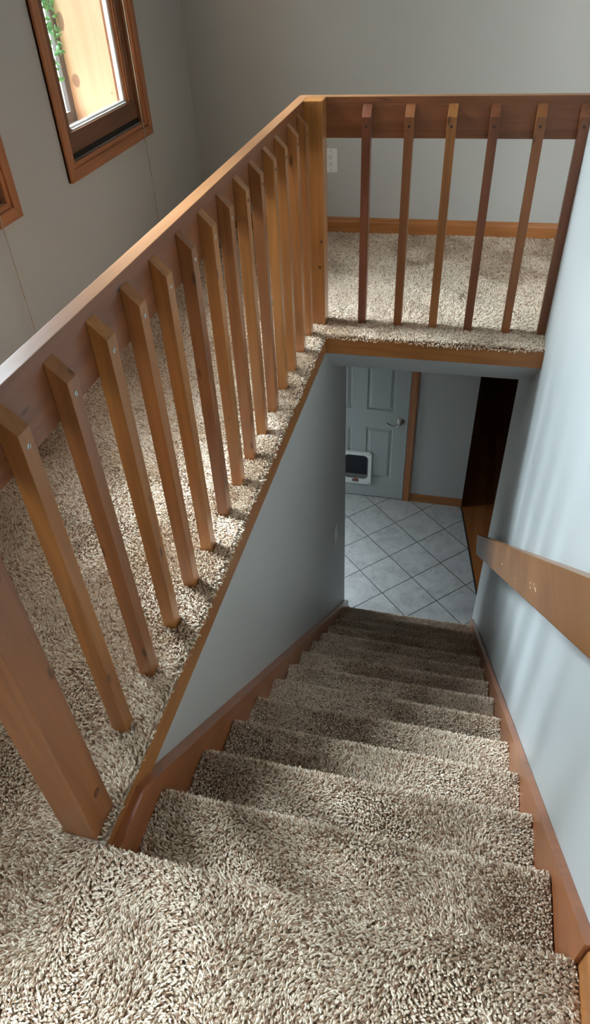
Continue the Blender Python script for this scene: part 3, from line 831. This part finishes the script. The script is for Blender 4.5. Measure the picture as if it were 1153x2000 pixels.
# edges and back
bmesh.ops.remove_doubles(bm, verts=bm.verts[:], dist=1e-5)
c = [(DX0, DZ0), (DX1, DZ0), (DX1, DZ1), (DX0, DZ1)]
for k in range(4):
    a, b = c[k], c[(k + 1) % 4]
    bm.faces.new([V(a[0], DY, a[1]), V(b[0], DY, b[1]), V(b[0], DY + 0.011, b[1]), V(a[0], DY + 0.011, a[1])])
slab = link('door_slab', bm, DOORP, door)
boxobj('threshold_gap', (DX0, DX1, YD - 0.008, YD, ZF, ZF + 0.008), GAPM, door)
def case(name, dims, mat):
    return boxobj(name, dims, mat, door, 0.003)
case('casing', (0.268, 0.330, YD - 0.018, YD, ZF, ZF + 2.105), CASEZ); case('casing', (0.300, 0.322, YD - 0.022, YD - 0.017, ZF, ZF + 2.09), CASEZ)
case('casing', (-0.564, -0.502, YD - 0.018, YD, ZF, ZF + 2.105), CASEZ)
case('casing', (-0.502, 0.268, YD - 0.018, YD, ZF + 2.045, ZF + 2.105), BASEB)
# lever handle
hd = empty('door_handle', (0.202, DY, -1.877)); hd.parent = door; hd.location = Vector((0.202, DY, -1.877)) - dw
hd['label'] = 'curved nickel lever handle'
bm = bmesh.new(); lathe(bm, [(0, 0.033), (-0.004, 0.033), (-0.009, 0.028), (-0.013, 0.018), (-0.016, 0.012), (-0.045, 0.011), (-0.050, 0.006)], (0, 0, 0), 'y', 28)
link('rose', bm, NICKEL, hd, smooth=True)
bm = bmesh.new(); pts = []
for k in range(13):
    t = k / 12; pts.append((-0.115 * t, -0.045 + 0.004 * math.sin(3 * t), -0.004 + 0.0 - 0.020 * math.sin(t * math.pi * 1.15) * (1 if t < 0.87 else 1) + (0.0)))
tube(bm, pts, [0.009, 0.0085, 0.008, 0.0075, 0.007, 0.0068, 0.0066, 0.0064, 0.0062, 0.006, 0.0062, 0.0068, 0.005], 10)
link('lever', bm, NICKEL, hd, smooth=True)
# cat flap
CX, CZ, CW_, CH = -0.170, -2.397, 0.280, 0.354
def frame_ring(bm, o_, i_, y0, y1):
    n = len(o_)
    A = [bm.verts.new(Vector((p[0], y0, p[1])) - dw) for p in o_]; B = [bm.verts.new(Vector((p[0], y0, p[1])) - dw) for p in i_]
    C = [bm.verts.new(Vector((p[0], y1, p[1])) - dw) for p in o_]; D = [bm.verts.new(Vector((p[0], y1, p[1])) - dw) for p in i_]
    for k in range(n):
        m_ = (k + 1) % n
        bm.faces.new([A[k], A[m_], B[m_], B[k]]); bm.faces.new([C[k], D[k], D[m_], C[m_]])
        bm.faces.new([A[k], C[k], C[m_], A[m_]]); bm.faces.new([B[k], B[m_], D[m_], D[k]])
cf = empty('cat_flap', (0, 0, 0)); cf.parent = door; cf['label'] = 'white cat flap with a dark smoked panel'
bm = bmesh.new(); frame_ring(bm, rrect(CX, CZ, CW_, CH, 0.022), rrect(CX, CZ + 0.010, 0.224, 0.262, 0.045), DY - 0.020, DY)
link('flap_frame', bm, WHITEP, cf)
bm = bmesh.new(); frame_ring(bm, rrect(CX, CZ + 0.010, 0.224, 0.262, 0.045), rrect(CX, CZ + 0.012, 0.208, 0.246, 0.04), DY - 0.016, DY)
link('flap_surround', bm, GREYPL, cf)
bm = bmesh.new(); pp = rrect(CX, CZ + 0.012, 0.208, 0.246, 0.04)
prism(bm, [(p[0] - dw.x, p[1] - dw.z) for p in pp], 'y', DY - 0.010 - dw.y, DY - 0.003 - dw.y); link('flap_base', bm, GREYPL, cf)
bm = bmesh.new(); pp = rrect(CX, CZ + 0.030, 0.200, 0.200, 0.006)
prism(bm, [(p[0] - dw.x, p[1] - dw.z) for p in pp], 'y', DY - 0.015 - dw.y, DY - 0.0095 - dw.y); link('flap_panel', bm, SMOKE, cf)
def cfbox(name, x0, x1, y0, y1, z0, z1, m):
    bm = bmesh.new(); box(bm, x0 - dw.x, x1 - dw.x, y0 - dw.y, y1 - dw.y, z0 - dw.z, z1 - dw.z); link(name, bm, m, cf)
cfbox('latch_plate', CX - 0.032, CX + 0.028, DY - 0.022, DY - 0.019, CZ - 0.158, CZ - 0.124, GREYPL)
cfbox('latch', CX - 0.010, CX + 0.010, DY - 0.027, DY - 0.021, CZ - 0.146, CZ - 0.118, REDPL)
for sx in (-1, 1):
    for sz in (-1, 1):
        bm = bmesh.new(); lathe(bm, [(0, 0.005), (-0.0015, 0.005)], Vector((CX + sx * 0.122, DY - 0.0195, CZ + sz * 0.158)) - dw, 'y', 12); link('flap_screw', bm, BLACK, cf)

# ================================================================== outlets
def outlet(at, facing, label, double=True):
    """facing 'y' looks to -y, 'x' looks to +x"""
    root = empty('wall_outlet' if double else 'light_switch', at, label=label, cat='outlet' if double else 'light switch')
    def conv(a, d, z):   # a along wall, d out of the wall
        return (a, -d, z) if facing == 'y' else (d, a, z)
    def slab_(name, pp, d0, d1, m):
        bm = bmesh.new()
        A = [bm.verts.new(conv(p[0], d0, p[1])) for p in pp]; B = [bm.verts.new(conv(p[0], d1, p[1])) for p in pp]
        bm.faces.new(A); bm.faces.new(B[::-1]); n = len(pp)
        for k in range(n): bm.faces.new([A[k], A[(k + 1) % n], B[(k + 1) % n], B[k]])
        return link(name, bm, m, root)
    slab_('cover_plate', rrect(0, 0, 0.076, 0.124, 0.005), 0, 0.005, WHITEP)
    if double:
        slab_('receptacle', rrect(0, 0, 0.034, 0.067, 0.002), 0.005, 0.0075, WHITEP)
        for s in (-1, 1):
            for dx, hh in ((-0.0065, 0.009), (0.0065, 0.007)): slab_('slot', rrect(dx, s * 0.017 + 0.003, 0.0022, hh, 0.0005), 0.0072, 0.0079, BLACK)
            slab_('ground_hole', rrect(0, s * 0.017 - 0.008, 0.005, 0.005, 0.0022), 0.0072, 0.0079, BLACK)
    else:
        slab_('toggle_plate', rrect(0, 0, 0.034, 0.067, 0.002), 0.005, 0.0085, WHITEP)
        slab_('toggle', rrect(0, 0.004, 0.010, 0.022, 0.002), 0.0085, 0.016, WHITEP)
    for s in (-1, 1): slab_('plate_screw', rrect(0, s * 0.048, 0.005, 0.005, 0.0023), 0.005, 0.0058, GREYPL)
outlet((-0.236, YF, 0.334), 'y', 'white double outlet on the grey far wall beside the corner post')
outlet((-0.012, 2.63, -1.555), 'x', 'white switch plate on the left stair wall near the stair foot', False)

# ================================================================== light
SKY, GLOW, GLOWK = 9.6, 21.0, 16.0
w = bpy.data.worlds.new('sky'); sc.world = w; w.use_nodes = True; nt = w.node_tree
bg = nt.nodes['Background']
tc = nt.nodes.new('ShaderNodeTexCoord'); sp = nt.nodes.new('ShaderNodeSeparateXYZ'); nt.links.new(tc.outputs['Generated'], sp.inputs[0])
zz = math_node(nt, 'ADD', math_node(nt, 'MULTIPLY', sp.outputs[2], 0.5), 0.5)
# overcast sky with the hazy sun glow up on the window side of the house
c = ramp(nt, zz, [(0.40, (0.17, 0.17, 0.15)), (0.50, (0.70, 0.72, 0.72)), (0.60, (0.90, 0.93, 0.96)), (1.0, (0.90, 0.94, 1.0))])
dv = nt.nodes.new('ShaderNodeVectorMath'); dv.operation = 'DOT_PRODUCT'
nrm = nt.nodes.new('ShaderNodeVectorMath'); nrm.operation = 'NORMALIZE'; nt.links.new(tc.outputs['Generated'], nrm.inputs[0])
nt.links.new(nrm.outputs[0], dv.inputs[0]); dv.inputs[1].default_value = Vector((-1.0, 0.31, 0.97)).normalized()
glow = math_node(nt, 'EXPONENT', math_node(nt, 'MULTIPLY', math_node(nt, 'SUBTRACT', dv.outputs['Value'], 1.0), GLOWK))
gcol = mix(nt, 1.0, (0.82, 0.95, 1.13), (GLOW, GLOW, GLOW), 'MULTIPLY')
gc = nt.nodes.new('ShaderNodeVectorMath'); gc.operation = 'SCALE'; nt.links.new(gcol, gc.inputs[0]); nt.links.new(glow, gc.inputs['Scale'])
ad = nt.nodes.new('ShaderNodeVectorMath'); ad.operation = 'ADD'; nt.links.new(c, ad.inputs[0]); nt.links.new(gc.outputs[0], ad.inputs[1])
nt.links.new(ad.outputs[0], bg.inputs[0]); bg.inputs[1].default_value = SKY
def portal(name, loc, rot, sx, sy):
    ld = bpy.data.lights.new(name, 'AREA'); ld.shape = 'RECTANGLE'; ld.size = sx; ld.size_y = sy
    ld.cycles.is_portal = True
    o = bpy.data.objects.new(name, ld); COL.objects.link(o); o.location = loc; o.rotation_euler = rot
for a, b in WIN: portal('daylight', (-1.40, (a + b) / 2, (ZB + ZT) / 2), (0, -math.pi / 2, 0), ZT - ZB, b - a)
portal('daylight', (2.075, 1.02, 1.375), (math.pi / 2, 0, 0), 1.65, 2.25)
portal('daylight', (-2.38, 3.70, -1.30), (0, -math.pi / 2, 0), 0.7, 0.7)

# ================================================================== camera
cam = bpy.data.cameras.new('camera'); co = bpy.data.objects.new('camera', cam); COL.objects.link(co); sc.camera = co
YAW, PITCH, ROLL, FPX, PU, PV = -0.28102, 0.71572, -0.06309, 1339.17215, -12.80197, 6.35725
cy_, sy_, cp, sp_, cr, sr = math.cos(YAW), math.sin(YAW), math.cos(PITCH), math.sin(PITCH), math.cos(ROLL), math.sin(ROLL)
f = Vector((sy_ * cp, cy_ * cp, -sp_)); rt = Vector((cy_, -sy_, 0)); upv = rt.cross(f)
r2 = rt * cr + upv * sr; u2 = upv * cr - rt * sr
M = Matrix((( r2.x, u2.x, -f.x, 0.59037), (r2.y, u2.y, -f.y, -0.49774), (r2.z, u2.z, -f.z, 1.38371), (0, 0, 0, 1)))
co.matrix_world = M
cam.sensor_fit = 'VERTICAL'; cam.sensor_height = 36; cam.sensor_width = 36 * 1153 / 2000
cam.lens = FPX / 2000 * 36; cam.shift_x = -PU / 2000; cam.shift_y = PV / 2000
cam.clip_start = 0.02; cam.clip_end = 200

sc.view_settings.view_transform = 'Standard'; sc.view_settings.look = 'None'
sc.view_settings.exposure = 0.13; sc.view_settings.gamma = 1.0; sc.view_settings.use_curve_mapping = False
sc.cycles.use_denoising = True
sc.cycles.adaptive_threshold = 0.02
sc.cycles.max_bounces = 10; sc.cycles.diffuse_bounces = 5; sc.cycles.transparent_max_bounces = 16
sc.cycles.sample_clamp_indirect = 8.0
